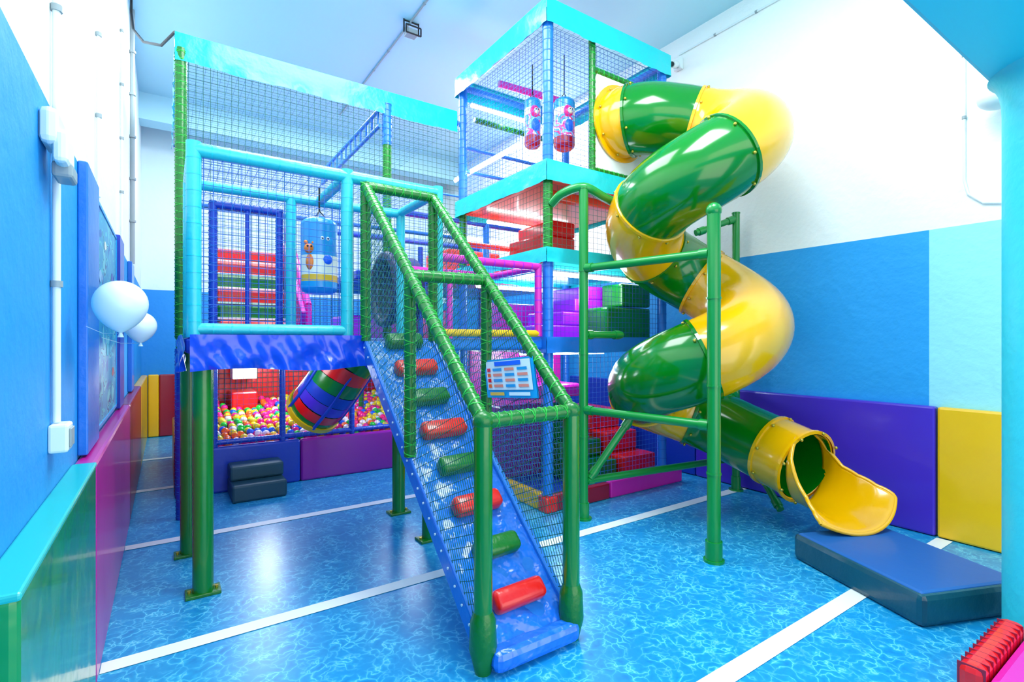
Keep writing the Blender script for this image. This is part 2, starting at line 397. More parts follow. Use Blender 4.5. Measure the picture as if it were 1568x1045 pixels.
nets.net((.09, YF, 1.42), (2.46, 0, 0), (0, 0, 2.22), .05, 'net_green', .0016)
nets.net((.09, YF, 1.42), (0, 2.2, 0), (0, 0, 2.22), .05, 'net_green', .0014)
nets.net((.09, YF, 3.7), (0, 2.2, 0), (2.46, 0, 0), .06, 'net_light', .0012)
nets.net((.12, 3.97, 2.44), (1.46, 0, 0), (0, .8, .02), .05, 'net_blue', .0012)
nets.net((.12, 3.28, 2.47), (1.46, 0, 0), (0, .69, 0), .05, 'net_blue', .0012)
nets.net((.11, 4.0, 1.45), (0, .8, 0), (0, 0, 1.0), .05, 'net_blue', .0014)
nets.net((.11, 7.0, 1.45), (2.46, 0, 0), (0, 0, 2.2), .05, 'net_blue', .0014)
for i in range(6):
    soft.box(.34, .90, 4.62+i*.16, 5.55, 1.42+i*.14, 1.42+(i+1)*.14, 'red_pad' if i % 2 == 0 or i > 3 else 'leg_green', .02)
    soft.box(.34, .90, 4.60+i*.16, 4.62+i*.16, 1.435+i*.14, 1.455+i*.14, 'white_panel', .004)
fr.padpost((.98, 4.5, 1.7), (.98, 5.4, 2.5), .03, 'magenta_pad')
for y in (4.5, 5.4): fr.padpost((.98, y, 1.42), (.98, y, 1.7+(y-4.5)*.89), .03, 'magenta_pad')
soft.obox((.93, 4.95, 1.85), (1, 0, 0), Vector((0, .9, .75)).normalized(), Vector((0, -.75, .9)).normalized(), .02, .55, .18, 'magenta_pad', .01)
# ball pit
soft.box(.06, 1.1, 5.38, 5.46, .0, .42, 'navy_pad', .02)
soft.box(1.105, 2.1, 5.38, 5.46, .0, .42, 'purple_pit', .02)
soft.box(2.105, 2.58, 5.38, 5.46, .0, .42, 'navy_pad', .02)
soft.box(.12, 2.6, 5.47, 7.2, .0, .36, 'navy_pad', .01)
soft.box(.12, 2.6, 7.2, 7.27, .36, 1.3, 'red_pad', .02)
soft.box(.05, .12, 5.46, 7.27, .0, .5, 'maroon_pad', .02)
for x in (.36, .94, 1.62, 2.1): fr.padpost((x, 5.42, .42), (x, 5.42, 1.33), .028, 'navy_pad', 'net_blue')
for z in (.46, 1.17):
    fr.padpost((.1, 5.42, z), (2.58, 5.42, z), .024, 'navy_pad', 'net_blue')
nets.net((.1, 5.42, .45), (2.48, 0, 0), (0, 0, .85), .05, 'net_navy', .001)
nets.net((.1, 7.15, .45), (2.48, 0, 0), (0, 0, .85), .06, 'net_green', .003)
fr.padpost((1.75, 5.9, .3), (1.75, 5.9, 1.33), .03, 'red_pad'); fr.padpost((2.0, 6.3, .3), (2.0, 6.3, 1.33), .03, 'green_pad')
fr.padpost((1.45, 6.0, .3), (1.6, 5.6, 1.33), .03, 'green_pad'); fr.padpost((1.7, 5.6, .4), (1.55, 5.55, 1.33), .025, 'red_pad')
soft.box(.62, .9, 6.75, 7.15, .36, .8, 'red_pad', .02); soft.box(.63, .89, 6.74, 7.0, .95, 1.1, 'bag_cream', .01)
n = 32
tp = [(1.62+.05*i, 4.42, 1.86) for i in range(6)]
soft.tube(tp, .3, 'tunnel_dark', 24, False)
vs = []; fs = []
for k in range(n):
    a = 2*math.pi*k/n
    for i in range(8):
        e = 2*math.pi*i/8; rr = .3+.045*math.cos(e)
        vs.append((1.62+.045*math.sin(e), 4.42+rr*math.cos(a), 1.86+rr*math.sin(a)))
for k in range(n):
    for i in range(8):
        fs.append([k*8+i, k*8+(i+1) % 8, ((k+1) % n)*8+(i+1) % 8, ((k+1) % n)*8+i])
soft.add(vs, fs, 'tunnel_dark', True)
# front right section
M = 'magenta_pad'
fr.padpost((1.62, 3.3, 2.0), (2.5, 3.3, 2.0), .03, M, bands='violet_pad'); fr.padpost((2.49, 3.3, 1.44), (2.49, 3.3, 2.02), .03, M, bands='violet_pad')
fr.padpost((1.62, 3.3, 1.46), (2.5, 3.3, 1.46), .028, 'yellow_pad'); fr.padpost((2.05, 4.0, 1.42), (2.05, 4.0, 2.02), .028, M)
fr.padpost((1.62, 4.0, 2.0), (2.55, 4.0, 2.0), .028, M)
fr.padpost((2.5, 3.3, 2.0), (2.5, 4.7, 2.0), .028, M)
nets.net((1.62, 3.3, 1.46), (.88, 0, 0), (0, 0, .54), .045, 'net_blue', .0014)
nets.net((1.62, 4.0, 1.42), (.95, 0, 0), (0, 0, 1.04), .05, 'net_blue', .0014)
nets.net((1.62, 3.3, .1), (.95, 0, 0), (0, 0, 1.2), .045, 'net_blue', .0014)
# tower
X0, X1, Y0, Y1 = 2.59, 4.0, 3.3, 4.75
for (x, y) in ((X0, Y0), (X1, Y0), (X0, Y1), (X1, Y1)):
    fr.padpost((x, y, 0), (x, y, 2.1), .045, 'blue_pad', bands='net_blue')
    fr.padpost((x, y, 2.1), (x, y, 2.75), .04, 'green_pad', 'green_lace')
    fr.padpost((x, y, 2.75), (x, y, 4.12), .045, 'blue_pad', bands='net_blue')
for z0, z1, m in ((2.7, 2.87, CV), (3.98, 4.18, CV), (2.04, 2.16, CV), (1.3, 1.43, 'blue_pad')):
    e = .06
    fascia(dk, X0-e, Y0-e, X1+e, Y0-e, z0, z1, m); fascia(dk, X1+e, Y0-e, X1+e, Y1+e, z0, z1, m)
    fascia(dk, X1+e, Y1+e, X0-e, Y1+e, z0, z1, m); fascia(dk, X0-e, Y1+e, X0-e, Y0-e, z0, z1, m)
dk.box(X0, X1, Y0, Y1, 2.73, 2.84, 'orange_pad', .01)
dk.box(X0+.35, X1, Y0+.35, Y1, 2.06, 2.14, 'cyan_pad', .01)
dk.box(X0, X1, Y0, Y1, 1.33, 1.41, 'blue_pad', .01)
for z in (4.08,):
    for (a, c) in (((X0, Y0), (X1, Y0)), ((X0, Y1), (X1, Y1)), ((X0, Y0), (X0, Y1)), ((X1, Y0), (X1, Y1))):
        fr.tube([(a[0], a[1], z), (c[0], c[1], z)], .035, 'blue_pad', 10)
for z in (3.45, 3.2): fr.tube([(X0, Y1, z), (X1, Y1, z)], .02, 'blue_pad', 8)
nets.net((X0, Y0, 2.87), (0, Y1-Y0, 0), (0, 0, 1.12), .045, 'net_blue', .0015)
nets.net((X0, Y0, 2.87), (.54, 0, 0), (0, 0, 1.12), .045, 'net_blue', .0015)
nets.net((3.13, Y0, 3.75), (.87, 0, 0), (0, 0, .25), .045, 'net_blue', .0015)
nets.net((X1, Y0, 2.87), (0, Y1-Y0, 0), (0, 0, 1.12), .045, 'net_light', .0015)
nets.net((X0, Y1, 2.87), (X1-X0, 0, 0), (0, 0, 1.12), .045, 'net_light', .0015)
nets.net((X0, Y0, 4.1), (X1-X0, 0, 0), (0, Y1-Y0, 0), .06, 'net_light', .0012)
nets.net((X0, Y0, 1.43), (X1-X0, 0, 0), (0, 0, .6), .045, 'net_navy', .0011)
nets.net((X0, Y0, .15), (X1-X0, 0, 0), (0, 0, 1.15), .045, 'net_blue', .0012)
nets.net((X0, Y0, .15), (0, Y1-Y0, 0), (0, 0, 1.15), .045, 'net_blue', .0012)
nets.net((X0, Y0, 1.43), (0, Y1-Y0, 0), (0, 0, .6), .045, 'net_blue', .0012)
nets.net((X0, Y0, 2.16), (X1-X0, 0, 0), (0, 0, .54), .05, 'net_green', .0012)
nets.net((X0, Y0, 2.16), (0, Y1-Y0, 0), (0, 0, .54), .05, 'net_green', .0012)
px0, px1, pz0, pz1, hx, hz, hr = 3.1, 3.96, 2.88, 3.76, 3.42, 3.36, .30
vs = []; fs = []; n = 40
for k in range(n):
    a = 2*math.pi*k/n; c_, s_ = math.cos(a), math.sin(a)
    vs.append((hx+hr*c_, Y0-.01, hz+hr*s_))
    tx = (px1-hx)/c_ if c_ > 1e-6 else ((px0-hx)/c_ if c_ < -1e-6 else 1e9)
    tz = (pz1-hz)/s_ if s_ > 1e-6 else ((pz0-hz)/s_ if s_ < -1e-6 else 1e9)
    t = min(tx, tz); vs.append((hx+t*c_, Y0-.01, hz+t*s_))
for k in range(n):
    j = (k+1) % n; fs.append([2*k, 2*k+1, 2*j+1, 2*j])
dk.add(vs, fs, 'white_panel')
fr.padpost((3.08, Y0, 2.86), (3.08, Y0, 4.05), .03, 'green_pad', 'green_lace')
fr.padpost((3.08, Y0, 3.78), (4.0, Y0, 3.78), .028, 'green_pad', 'green_lace')
fr.padpost((3.08, Y0, 2.9), (4.0, Y0, 2.9), .028, 'green_pad', 'green_lace')
fr.padpost((2.7, Y1-.05, 3.75), (3.9, Y1-.05, 3.75), .03, 'green_pad', 'green_lace')
fr.padpost((2.75, 4.3, 3.98), (3.5, 4.1, 3.9), .035, 'magenta_pad')
soft.box(X0-.05, X0+.02, Y0+.05, Y1+.6, 0, .14, 'yellow_pad', .015)
soft.box(X0-.05, 3.25, Y0-.05, Y0+.02, 0, .14, 'maroon_pad', .015)
soft.box(X0-.06, X0+.06, Y0-.06, Y0+.06, 0, .13, 'red_pad', .015)
soft.box(3.26, 4.25, Y0-.05, Y0+.02, 0, .15, 'magenta_pad', .015)
soft.box(X0+.03, 4.2, Y0+.03, 5.3, 0, .06, 'navy_pad', .01)
for i in range(4):
    soft.box(2.95+i*.15, 3.66, 3.72, 4.3, 1.42+i*.13, 1.42+(i+1)*.13, 'violet_pad', .015)
soft.box(3.38, 3.98, 3.42, 3.7, 1.42, 1.72, 'leg_green', .02); soft.box(3.58, 3.98, 3.42, 3.7, 1.73, 1.95, 'leg_green', .02)
soft.box(2.7, 3.9, 4.5, 4.6, 1.42, 1.8, 'magenta_pad', .02)
for i in range(3): soft.box(2.95+i*.12, 3.5, 4.0, 4.6, 2.14+i*.16, 2.14+(i+1)*.16, 'red_pad', .02)
soft.box(2.7, 3.9, Y0+.1, Y0+.2, 2.62, 2.7, 'orange_pad', .02)
for i in range(4): soft.box(3.15, 3.7, 3.6+i*.22, 4.6, .06+i*.17, .06+(i+1)*.17, 'leg_green', .02)
for i in range(3): soft.box(3.71, 4.15, 3.5+i*.25, 4.6, .06+i*.2, .06+(i+1)*.2, 'red_pad', .02)
soft.box(2.65, 3.5, 3.9, 4.25, .84, .97, 'magenta_pad', .03); soft.box(2.65, 3.14, 4.1, 4.7, .06, .77, 'purple_pit', .02)
soft.box(2.65, 3.9, 4.71, 4.8, .7, 1.32, 'magenta_pad', .02)
for x in (2.59, 3.3, 4.1):
    for y in (5.45, 6.95):
        fr.padpost((x, y, 0), (x, y, 2.9), .042, 'blue_pad')
dk.box(2.5, 4.15, 4.82, 7.0, 2.05, 2.14, 'red_pad', .01)
dk.box(1.63, 2.5, 5.3, 7.0, 2.05, 2.14, 'navy_pad', .01)
for y in (5.45, 6.95): fr.padpost((1.6, y, 2.85), (4.1, y, 2.85), .035, 'navy_pad')
for y in (4.84, 6.9): fr.padpost((2.6, y, 2.45), (4.1, y, 2.45), .03, 'red_pad')
soft.box(3.0, 3.8, 5.9, 6.6, 2.14, 2.6, 'red_pad', .03); soft.box(2.6, 3.0, 5.9, 6.6, 1.42, 1.8, 'magenta_pad', .03)
soft.box(1.7, 2.4, 5.9, 6.6, 1.42, 1.7, 'violet_pad', .03); soft.box(2.7, 4.1, 5.5, 5.6, .06, .5, 'violet_pad', .03)
nets.net((1.6, 6.95, 1.42), (2.5, 0, 0), (0, 0, 1.4), .05, 'net_blue', .0016)
fr.padpost((1.95, 5.0, 1.42), (1.95, 5.0, 2.45), .03, M); fr.padpost((2.35, 5.3, 1.42), (2.35, 5.3, 2.45), .03, 'navy_pad')
fr.build('padded_frame', play); nets.build('safety_netting', play); dk.build('decks_and_fascia', play); soft.build('soft_blocks', play)

b = MB(); cols = ['ball_pink', 'ball_yellow', 'ball_green', 'ball_blue', 'ball_orange', 'ball_white', 'ball_pink', 'ball_pink', 'ball_yellow', 'ball_orange']
for i in range(33):
    for j in range(22):
        x = .19+i*.072+random.uniform(-.012, .012); y = 5.55+j*.073+random.uniform(-.012, .012)
        if x > 2.5 or y > 7.14: continue
        if .55 < x < .98 and y > 6.68: continue
        z = .40+.26*((y-5.5)/1.6)**.8+random.uniform(-.015, .02)
        b.sphere((x, y, z), .037, random.choice(cols), 9, 6)
b.build('ball_pit_balls')
b = MB(); path = [Vector((1.52, 4.75, 1.33)), Vector((1.40, 4.8, 1.2)), Vector((1.30, 4.9, 1.0)), Vector((1.22, 5.0, .85)), Vector((1.17, 5.1, .75))]
def cat(P, n=8):
    out = []
    Q = [P[0]*2-P[1]]+P+[P[-1]*2-P[-2]]
    for i in range(1, len(Q)-2):
        for k in range(n):
            t = k/n; a, b_, c, d = Q[i-1], Q[i], Q[i+1], Q[i+2]
            out.append(.5*((2*b_)+(-a+c)*t+(2*a-5*b_+4*c-d)*t*t+(-a+3*b_-3*c+d)*t**3))
    out.append(P[-1]); return out
pp = cat(path, 6); cc = ['navy_pad', 'leg_green', 'red_pad', 'leg_green', 'navy_pad', 'purple_pad', 'red_pad', 'leg_green']
for i in range(0, len(pp)-3, 3): b.tube(pp[i:i+4], .25, cc[(i//3) % len(cc)], 24, i+3 >= len(pp)-1)
d = (pp[-1]-pp[-2]).normalized()
b.tube([pp[-1]-d*.02, pp[-1]+d*.03], .265, 'yellow_pad', 24)
sd_ = d.cross(Vector((0, 0, 1))).normalized(); up_ = sd_.cross(d)
for k in range(5):
    a = k*1.257+.4; b.tube([p+(sd_*math.cos(a)+up_*math.sin(a))*.25 for p in pp], .018, 'navy_pad', 6)
b.build('striped_barrel_tunnel', play)
b = MB(); b.box(.46, .9, 4.95, 5.36, 0, .15, 'dark_foam', .02); b.box(.46, .9, 5.12, 5.36, .15, .28, 'dark_foam', .02); b.build('foam_step_block')
def bag(x, y, z, r, h, mats, top):
    b = MB(); k = len(mats)
    for i, m in enumerate(mats):
        za = z-h/2+h*i/k; zb = za+h/k; b.tube([(x, y, za), (x, y, zb)], r, m, 24)
    b.tube([(x, y, z+h/2), (x, y, z+h/2+.02), (x, y, z+h/2+.035)], r, mats[-1], 24, radii=[r, r*.92, r*.7]); b.tube([(x, y, z-h/2-.035), (x, y, z-h/2-.02), (x, y, z-h/2)], r, mats[0], 24, radii=[r*.7, r*.92, r])
    b.tube([(x, y, z+h/2+.1), (x, y, top)], .006, 'black', 6)
    for a in range(3): b.tube([(x+r*.8*math.cos(a*2.1), y+r*.8*math.sin(a*2.1), z+h/2), (x, y, z+h/2+.1)], .004, 'black', 4)
    return b
b = bag(.87, 3.66, 1.98, .12, .44, ['bag_sky', 'bag_yellow', 'bag_cream', 'bag_cream', 'bag_cream', 'bag_sky', 'bag_sky', 'bag_sky', 'bag_sky', 'bag_sky'], 2.46)
b.sphere((.87, 3.66, 2.2), .119, 'bag_sky', 20, 10, (1, 1, .45))
b.sphere((.80, 3.58, 1.93), .04, 'bag_orange', 14, 10, (.9, .6, 1.5)); b.sphere((.785, 3.575, 2.02), .034, 'bag_orange', 12, 8, (1, .8, 1))
b.sphere((.765, 3.58, 2.06), .014, 'bag_orange', 8, 6); b.sphere((.81, 3.57, 2.06), .014, 'bag_orange', 8, 6)
for dx in (-.012, .012): b.sphere((.78+dx, 3.541, 2.03), .007, 'black', 8, 6)
b.sphere((.89, 3.57, 2.07), .055, 'sign_cyan', 12, 8, (1, .5, 1.3)); b.sphere((.895, 3.55, 1.95), .035, 'ball_blue', 12, 8, (1, .5, 1))
for dx in (-.018, .018): b.sphere((.88+dx, 3.545, 2.09), .014, 'white_panel', 8, 6); b.sphere((.88+dx, 3.533, 2.09), .006, 'black', 8, 6)
b.build('hanging_cartoon_punch_bag')
for (x, y, z, r) in ((2.95, 4.0, 3.52, .08), (3.1, 3.7, 3.44, .1)):
    b = bag(x, y, z, r, .4, ['maroon_pad', 'print_red', 'print_red', 'print_red', 'bag_cream', 'bag_sky'], 4.1)
    b.sphere((x-.02, y-r*.85, z+.09), .055, 'ball_pink', 12, 8, (1, .5, 1.1)); b.sphere((x-.02, y-r*1.1, z+.09), .03, 'bag_cream', 10, 8, (1, .5, 1))
    b.sphere((x-.01, y-r*.85, z-.04), .05, 'ball_blue', 12, 8, (1, .5, 1.4))
    for dx in (-.012, .012): b.sphere((x-.02+dx, y-r*1.1-.014, z+.1), .006, 'black', 8, 6)
    b.build('hanging_cartoon_punch_bag')
def led(name, p, q, power):
    b = MB(); b.tube([p, q], .018, 'led', 8); P = Vector(p); Q = Vector(q)
    b.tube([P+Vector((0, 0, .024)), Q+Vector((0, 0, .024))], .012, 'white_plastic', 6); o = b.build(name, play)
    l = bpy.data.lights.new(name+'_glow', 'POINT'); l.energy = power; l.shadow_soft_size = .15; l.color = (.85, .97, 1)
    lo = bpy.data.objects.new('glow', l); lo.location = (P+Q)/2-Vector((0, 0, .12)); sc.collection.objects.link(lo); lo.parent = o
led('led_and_fill_tube', (2.65, 4.68, 3.88), (3.5, 4.68, 3.88), 9)
led('led_and_fill_tube', (2.68, 3.85, 3.2), (2.68, 5.1, 3.2), 5)
led('led_and_fill_tube', (2.7, 4.66, 1.98), (3.95, 4.66, 1.98), 18)
led('led_and_fill_tube', (1.7, 5.2, 1.25), (2.5, 5.2, 1.25), 22)  # tubes from here down are added to brighten the interior, not known fixtures
led('led_and_fill_tube', (.4, 6.2, 1.28), (1.5, 6.2, 1.28), 36)
led('led_and_fill_tube', (2.8, 4.0, 1.28), (3.9, 4.0, 1.28), 24)
led('led_and_fill_tube', (2.8, 5.9, 2.75), (3.9, 5.9, 2.75), 18)
led('led_and_fill_tube', (2.8, 4.6, 2.66), (3.9, 4.6, 2.66), 10)
led('led_and_fill_tube', (2.7, 3.5, 1.99), (3.9, 3.5, 1.99), 8)
led('led_and_fill_tube', (.3, 4.6, 1.29), (1.0, 4.6, 1.29), 9)

# ---------------------------------------------------------------- climbing ramp
ramp = empty('climbing_ramp')
b = MB(); B0 = Vector((1.35, 1.84, .09)); B1 = Vector((1.29, 3.22, 1.40)); d = B1-B0; L = d.length; d.normalize()
ex = Vector((1, 0, 0)); nz = ex.cross(d).normalized(); ex = d.cross(nz).normalized()
NX, NY = 16, 90; vs = []; fs = []
for j in range(NY+1):
    for i in range(NX+1):
        u = i/NX-.5; w = j/NY
        near = max(0, 1-w*1.6)
        h = (.006+.012*near)*(math.sin(w*70+math.sin(u*9)*1.5)+.7*math.sin(w*41+u*14)+.6*math.sin(u*21+w*30))*.25
        edge = min(1, (0.5-abs(u))*10)
        vs.append(B0+d*(L*w)+ex*(u*.46)+nz*(.004+h*edge*1.5))
for j in range(NY):
    for i in range(NX):
        a = j*(NX+1)+i; fs.append([a, a+1, a+NX+2, a+NX+1])
b.add(vs, fs, 'blue_vinyl', True)
b.obox((B0+B1)/2-nz*.037, ex, d, nz, .23, L/2, .035, 'blue_pad', .015)
for sgn in (-1, 1): b.obox((B0+B1)/2-nz*.03+ex*sgn*.235, ex, d, nz, .02, L/2, .05, 'blue_pad', .01)
for i in range(22):
    c = B0+d*(L*(i+.5)/22)-ex*.257-nz*.01; b.tube([c, c-ex*.006], .006, 'white_plastic', 8)
for i in range(8):
    t = .085+i*.128; c = B0+d*(L*t)+nz*.035+ex*.0
    m = 'red_pad' if i % 2 == 0 else 'green_pad'
    b.obox(c, ex, d, nz, .14 if i % 2 == 0 else .125, .05, .042, m, .03, 4)
b.obox(B0+Vector((0, -.03, -.03)), (1, 0, 0), (0, 1, 0), (0, 0, 1), .23, .05, .045, 'blue_vinyl', .03)
b.build('vinyl_ramp_mat', ramp)
b = MB(); G = 'green_pad'; GL = 'green_lace'; r = .032
la, lb = Vector((1.105, 1.85, 1.06)), Vector((1.05, 3.22, 2.39)); ra, rb = Vector((1.575, 1.83, 1.07)), Vector((1.52, 3.22, 2.39))
for a, c in ((la, lb), (ra, rb)): b.padpost(a, c, r, G, GL)
for a in (la, ra):
    b.tube([(a.x, a.y, 0), (a.x, a.y, .1), (a.x, a.y, .22), (a.x, a.y, .26)], .05, G, 12, radii=[.035, .06, .055, .04])
    b.tube([(a.x, a.y, .2), (a.x, a.y, a.z)], .04, 'leg_green', 14)
    b.sphere((a.x, a.y, a.z), .045, G, 12, 8)
b.padpost(la, ra, r, G, GL)
for a in (lb, rb): b.padpost((a.x, a.y, 1.4), (a.x, a.y, a.z+.02), r, G, GL)
b.padpost(lb, rb, r, G, GL)
for (a, c) in ((la, lb), (ra, rb)):
    m_ = a.lerp(c, .52); b.padpost(m_, (m_.x, m_.y, m_.z-.97), r, G, GL)
b.padpost(la.lerp(lb, .52), ra.lerp(rb, .52), r, G, GL)
b.build('padded_handrails', ramp)
b = MB()
for a, c, x in ((la, lb, 0), (ra, rb, 0)):
    b.net(Vector((a.x, a.y, a.z-.95)), c-a, (0, 0, .95), .036, 'net_green', .0015, True)
b.build('ramp_side_nets', ramp)
b = MB(); q = [Vector((1.535, 2.56, 1.285)), Vector((1.535, 2.08, 1.325)), Vector((1.50, 1.99, 1.12)), Vector((1.50, 2.46, 1.08))]
off = Vector((-.008, 0, 0))
def quad(u0, u1, v0, v1, m, o):
    P = lambda u, v: (q[0].lerp(q[1], u)).lerp(q[3].lerp(q[2], u), v)+o
    b.add([P(u0, v0), P(u1, v0), P(u1, v1), P(u0, v1)], [[0, 1, 2, 3]], m)
quad(0, 1, 0, 1, 'sign_cyan', off*0); quad(0, 1, 0, 1, 'sign_cyan', -off); quad(.05, .95, .05, .80, 'sign_white', off*.5)
quad(.25, .78, .07, .18, 'ball_blue', off); quad(.1, .4, .86, .94, 'bag_yellow', off); quad(.5, .9, .86, .94, 'sign_white', off)
for rr in range(4):
    for k in range(3): quad(.2+k*.25, .2+k*.25+.19, .24+rr*.14, .31+rr*.14, 'sign_pink' if (rr+k) % 2 else 'bag_sky', off)
    quad(.08, .15, .23+rr*.14, .32+rr*.14, 'ball_orange' if rr % 2 else 'red_pad', off)
b.build('safety_rules_sign', ramp)

# ---------------------------------------------------------------- spiral slide
slide = empty('spiral_tube_slide')
CX, CY, RH = 3.515, 2.57, .405
F = Vector((.5606, .8281, 0)); Rv = Vector((.8281, -.5606, 0))
zk = [(0, 3.36), (90, 3.12), (180, 2.68), (270, 2.37), (360, 2.04), (450, 1.61), (540, 1.30), (630, 1.04), (720, .80), (780, .65)]
def TRa(a): return .295 if a < 560 else max(.262, .295-(a-560)/200*.033)
def zat(a):
    for i in range(len(zk)-1):
        if zk[i][0] <= a <= zk[i+1][0]:
            t = (a-zk[i][0])/(zk[i+1][0]-zk[i][0])
            z0, z1 = zk[i][1], zk[i+1][1]
            return z0+(z1-z0)*t
    return zk[-1][1]
ctrl = [(Vector((3.41, 3.34, 3.37)), -60), (Vector((3.43, 3.2, 3.37)), -45), (Vector((3.53, 3.05, 3.365)), -25)]
for a in range(0, 781, 20):
    t = math.radians(a); p = Vector((CX, CY, 0))+(Rv*math.sin(t)+F*math.cos(t))*RH; p.z = (zat(a)+zat(max(0, a-20))+zat(min(780, a+20)))/3; ctrl.append((p, a))
ctrl += [(Vector((3.915, 2.38, .615)), 800), (Vector((3.905, 2.18, .56)), 830), (Vector((3.89, 2.0, .51)), 850), (Vector((3.865, 1.88, .48)), 860)]
P = [c[0] for c in ctrl]; A = [c[1] for c in ctrl]
pts = cat(P, 5); ang = []
for i in range(len(P)-1):
    for k in range(5): ang.append(A[i]+(A[i+1]-A[i])*k/5)
ang.append(A[-1])
secs = [(-60, 'y'), (-42, 'g'), (22, 'y'), (168, 'g'), (252, 'y'), (325, 'g'), (388, 'y'), (552, 'g'), (655, 'y'), (735, 'g'), (836, 'y')]
def col(a):
    c = 'y'
    for s_, k in secs:
        if a >= s_: c = k
    return 'slide_yellow' if c == 'y' else 'slide_green'
def frame(i):
    t = (pts[min(i+1, len(pts)-1)]-pts[max(i-1, 0)]).normalized(); s_ = t.cross(Vector((0, 0, 1))).normalized(); return t, s_, s_.cross(t)
tb = MB(); SEG = 36; rings = []
for i, p in enumerate(pts):
    TR = TRa(ang[i]); t, s_, u_ = frame(i); rings.append([p+s_*math.cos(2*math.pi*k/SEG)*TR+u_*math.sin(2*math.pi*k/SEG)*TR for k in range(SEG)])
base = len(tb.v); tb.v += [tuple(v) for r_ in rings for v in r_]
for i in range(len(pts)-1):
    m = tb.mi(col((ang[i]+ang[i+1])/2))
    for k in range(SEG):
        a = base+i*SEG+k; c = base+i*SEG+(k+1) % SEG; tb.f.append([a, c, c+SEG, a+SEG]); tb.m.append(m); tb.sm.append(True)
tb.build('tube', slide, solid=.012)
fl = MB()
def flange(i, m, ex_=.02, w=.016, bolts=True):
    TR = TRa(ang[i]); rr = TR+ex_
    t, s_, u_ = frame(i); p = pts[i]; vs = []; fs = []
    for k in range(SEG):
        e = 2*math.pi*k/SEG; dr = s_*math.cos(e)+u_*math.sin(e)
        for (r_, w_) in ((TR, -w), (rr, -w*.7), (rr, w*.7), (TR, w)): vs.append(p+dr*r_+t*w_)
    for k in range(SEG):
        j = (k+1) % SEG
        for q_ in range(3): fs.append([k*4+q_, k*4+q_+1, j*4+q_+1, j*4+q_])
    fl.add(vs, fs, m, False)
    if bolts:
        for k in range(8):
            e = 2*math.pi*(k+.3)/8; dr = s_*math.cos(e)+u_*math.sin(e)
            fl.sphere(p+dr*(TR+.012)+t*.03, .012, 'bolt', 8, 6)
for s_, k in secs[1:]:
    i = min(range(len(ang)), key=lambda j: abs(ang[j]-s_)); flange(i, 'slide_green' if k == 'g' else 'slide_yellow')
flange(2, 'slide_yellow', .05, .012)
flange(len(pts)-1, 'slide_yellow', .022, .014)
fl.build('joint_flanges', slide)
ln = MB(); i0 = min(range(len(ang)), key=lambda j: abs(ang[j]-800))
vs = []; fs = []
for i in range(i0, len(pts)):
    t, s_, u_ = frame(i); TR = TRa(ang[i])
    for k in range(SEG): vs.append(pts[i]+(s_*math.cos(2*math.pi*k/SEG)+u_*math.sin(2*math.pi*k/SEG))*(TR-.012))
for i in range(len(pts)-i0-1):
    for k in range(SEG): a = i*SEG+k; c = i*SEG+(k+1) % SEG; fs.append([a, c, c+SEG, a+SEG])
ln.add(vs, fs, 'slide_green', True); ln.build('tube_lining', slide)
ch = MB(); e0 = pts[-1]; NS = 26; NA = 32; vs = []; fs = []; TR = .262
# s, left angle, right angle, radius, bottom z, centre x, centre y
keys = [(0, 150, 150, TR, .218, e0.x, e0.y), (.07, 112, 115, TR+.003, .216, 3.855, 1.85), (.3, 80, 90, .272, .21, 3.815, 1.755), (.5, 60, 76, .31, .205, 3.775, 1.665), (.75, 42, 60, .40, .198, 3.72, 1.575), (1, 28, 46, .55, .188, 3.67, 1.50)]
def interp(s_):
    for i in range(len(keys)-1):
        if keys[i][0] <= s_ <= keys[i+1][0]:
            t = (s_-keys[i][0])/(keys[i+1][0]-keys[i][0]); return [keys[i][j]+(keys[i+1][j]-keys[i][j])*t for j in range(1, 7)]
    return keys[-1][1:]
for i in range(NS+1):
    s_ = i/NS; pl, pr, rr, zb, cxx, cyy = interp(s_)
    tw = math.radians(-16*s_); cw, sw = math.cos(tw), math.sin(tw)
    for k in range(NA+1):
        w = k/NA; a = math.radians(-pl+(pl+pr)*w)
        fwd = .09*s_*s_*(1-(2*w-1)**2); lx = rr*math.sin(a); ly = -fwd
        vs.append((cxx+lx*cw-ly*sw, cyy+lx*sw+ly*cw, zb+rr-rr*math.cos(a)-(.01 if i == NS else 0)))
for i in range(NS):
    for k in range(NA):
        a = i*(NA+1)+k; fs.append([a, a+1, a+NA+2, a+NA+1])
ch.add(vs, fs, 'slide_yellow', True)
ch.build('exit_chute', slide, solid=.016)
rm = MB()
for side in (0, NA): rm.tube([vs[i*(NA+1)+side] for i in range(NS+1)], .013, 'slide_yellow', 8)
rm.tube([vs[NS*(NA+1)+k] for k in range(NA+1)], .013, 'slide_yellow', 8); rm.build('chute_rim', slide)
s = MB(); GS = 'green_steel'; p1 = (2.71, 3.0); p2 = (2.875, 1.96); p3 = (4.42, 2.78)
def post(p, z, r=.036):
    s.padpost((p[0], p[1], 0), (p[0], p[1], z), r, GS); s.tube([(p[0], p[1], 0), (p[0], p[1], .015)], .065, GS, 14)
    s.tube([(p[0], p[1], .015), (p[0], p[1], .13)], r*1.25, GS, 14)
    k = z/4
    for i in range(1, 5): s.tube([(p[0], p[1], k*i-.006), (p[0], p[1], k*i+.006)], r*1.1, GS, 14)
post(p1, 2.6); post(p2, 2.23, .042); post(p3, 2.6, .034)
s.sphere((p2[0], p2[1], 2.23), .05, GS)
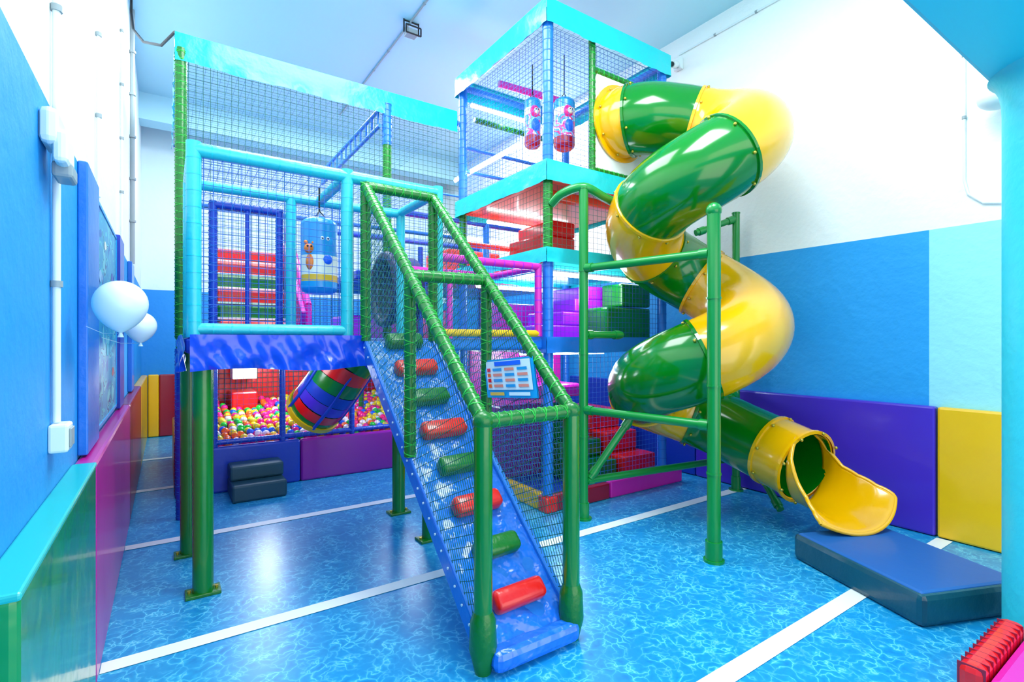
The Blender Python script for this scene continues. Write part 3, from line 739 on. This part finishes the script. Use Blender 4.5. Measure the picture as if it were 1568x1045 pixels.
def bar(a, c, r=.03):
    s.padpost(a, c, r, GS); d = (Vector(c)-Vector(a)).normalized()
    for q, sg in ((a, 1), (c, -1)): s.tube([Vector(q)+d*sg*.03, Vector(q)+d*sg*.09], r*1.25, GS, 12)
bar((*p1, 1.97), (*p2, 1.96)); bar((*p1, .86), (*p2, .86)); bar((*p1, .30), (*p3, .30)); bar((*p1, 1.45), (3.15, 3.02, 1.45)); 
s.tube(cat([Vector((2.6, 3.26, 2.52)), Vector((2.62, 3.15, 2.58)), Vector((*p1, 2.61)), Vector((2.9, 2.98, 2.56)), Vector((3.15, 3.0, 2.52))], 6), .036, GS, 12)
bar((2.76, 2.98, .32), (3.08, 2.85, .78)); bar((*p2, 2.2), (3.2, 2.18, 1.98)); bar((*p3, 2.55), (4.05, 2.95, 2.4)); bar((*p3, .9), (4.05, 2.7, .8))
bar((*p3, .55), (4.12, 2.2, .03)); bar((*p2, .86), (3.15, 2.2, .8)); bar((*p3, 1.9), (4.0, 2.9, 1.8))
s.build('support_frame', slide)

b = MB(); b.box(3.5-.34, 3.5+.34, 1.19-.42, 1.19+.42, 0, .165, 'mat_side', .03, math.radians(-22))
b.box(3.5-.325, 3.5+.325, 1.19-.405, 1.19+.405, .12, .170, 'mat_blue', .02, math.radians(-22))
b.build('landing_crash_mat')
def balloon(x, y, z, r, wallx):
    b = MB(); n = 24; vs = []; fs = []; N = 18
    for i in range(N+1):
        th = math.pi*i/N; rr = r*math.sin(th); zz = r*math.cos(th)
        if th > math.pi/2: zz *= 1+.28*((th-math.pi/2)/(math.pi/2))**2
        for k in range(n): vs.append((x+rr*math.cos(2*math.pi*k/n), y+rr*math.sin(2*math.pi*k/n), z+zz))
    for i in range(N):
        for k in range(n): fs.append([i*n+k, (i+1)*n+k, (i+1)*n+(k+1) % n, i*n+(k+1) % n])
    b.add(vs, fs, 'balloon', True); zb = z-r*1.28
    b.tube([(x, y, zb+.005), (x, y, zb-.015)], .01, 'balloon', 8, radii=[.004, .011])
    b.tube([(x, y, zb), ((x+wallx)/2, y+.1, zb+.0), (wallx, y+.2, zb+.03)], .001, 'white_plastic', 4); b.build('white_balloon')
balloon(-.15, 2.50, 1.545, .09, XL+.036); balloon(-.115, 3.3, 1.48, .072, XL+.02)

# ---------------------------------------------------------------- lights, camera
w = bpy.data.worlds.new('World'); sc.world = w; w.use_nodes = True
w.node_tree.nodes['Background'].inputs[0].default_value = (.9, .97, 1, 1); w.node_tree.nodes['Background'].inputs[1].default_value = 2.8
def area(name, loc, sx, sy, e, rot=(0, 0, 0), c=(.94, .99, 1)):
    l = bpy.data.lights.new(name, 'AREA'); l.shape = 'RECTANGLE'; l.size = sx; l.size_y = sy; l.energy = e; l.color = c
    o = bpy.data.objects.new(name, l); o.location = loc; o.rotation_euler = rot; sc.collection.objects.link(o); return o
area('ceiling_fill_light', (2.0, 1.4, ZC-.05), 1.6, 1.2, 125)  # added fill lights for overall brightness; no real panels hang at these spots
area('ceiling_fill_light', (1.2, 3.4, ZC-.05), 1.6, 1.6, 95)
area('ceiling_fill_light', (1.4, 6.3, ZC-.05), 2.2, 1.5, 160)
area('ceiling_fill_light', (4.0, 5.8, ZC-.05), .8, 1.5, 70)

cam = bpy.data.cameras.new('Camera'); cam.sensor_width = 36; cam.lens = 780/1568*36; cam.clip_start = .02
co = bpy.data.objects.new('Camera', cam); co.location = (0, 0, 1.4); co.rotation_euler = (math.radians(90), 0, math.radians(-34.1))
sc.collection.objects.link(co); sc.camera = co
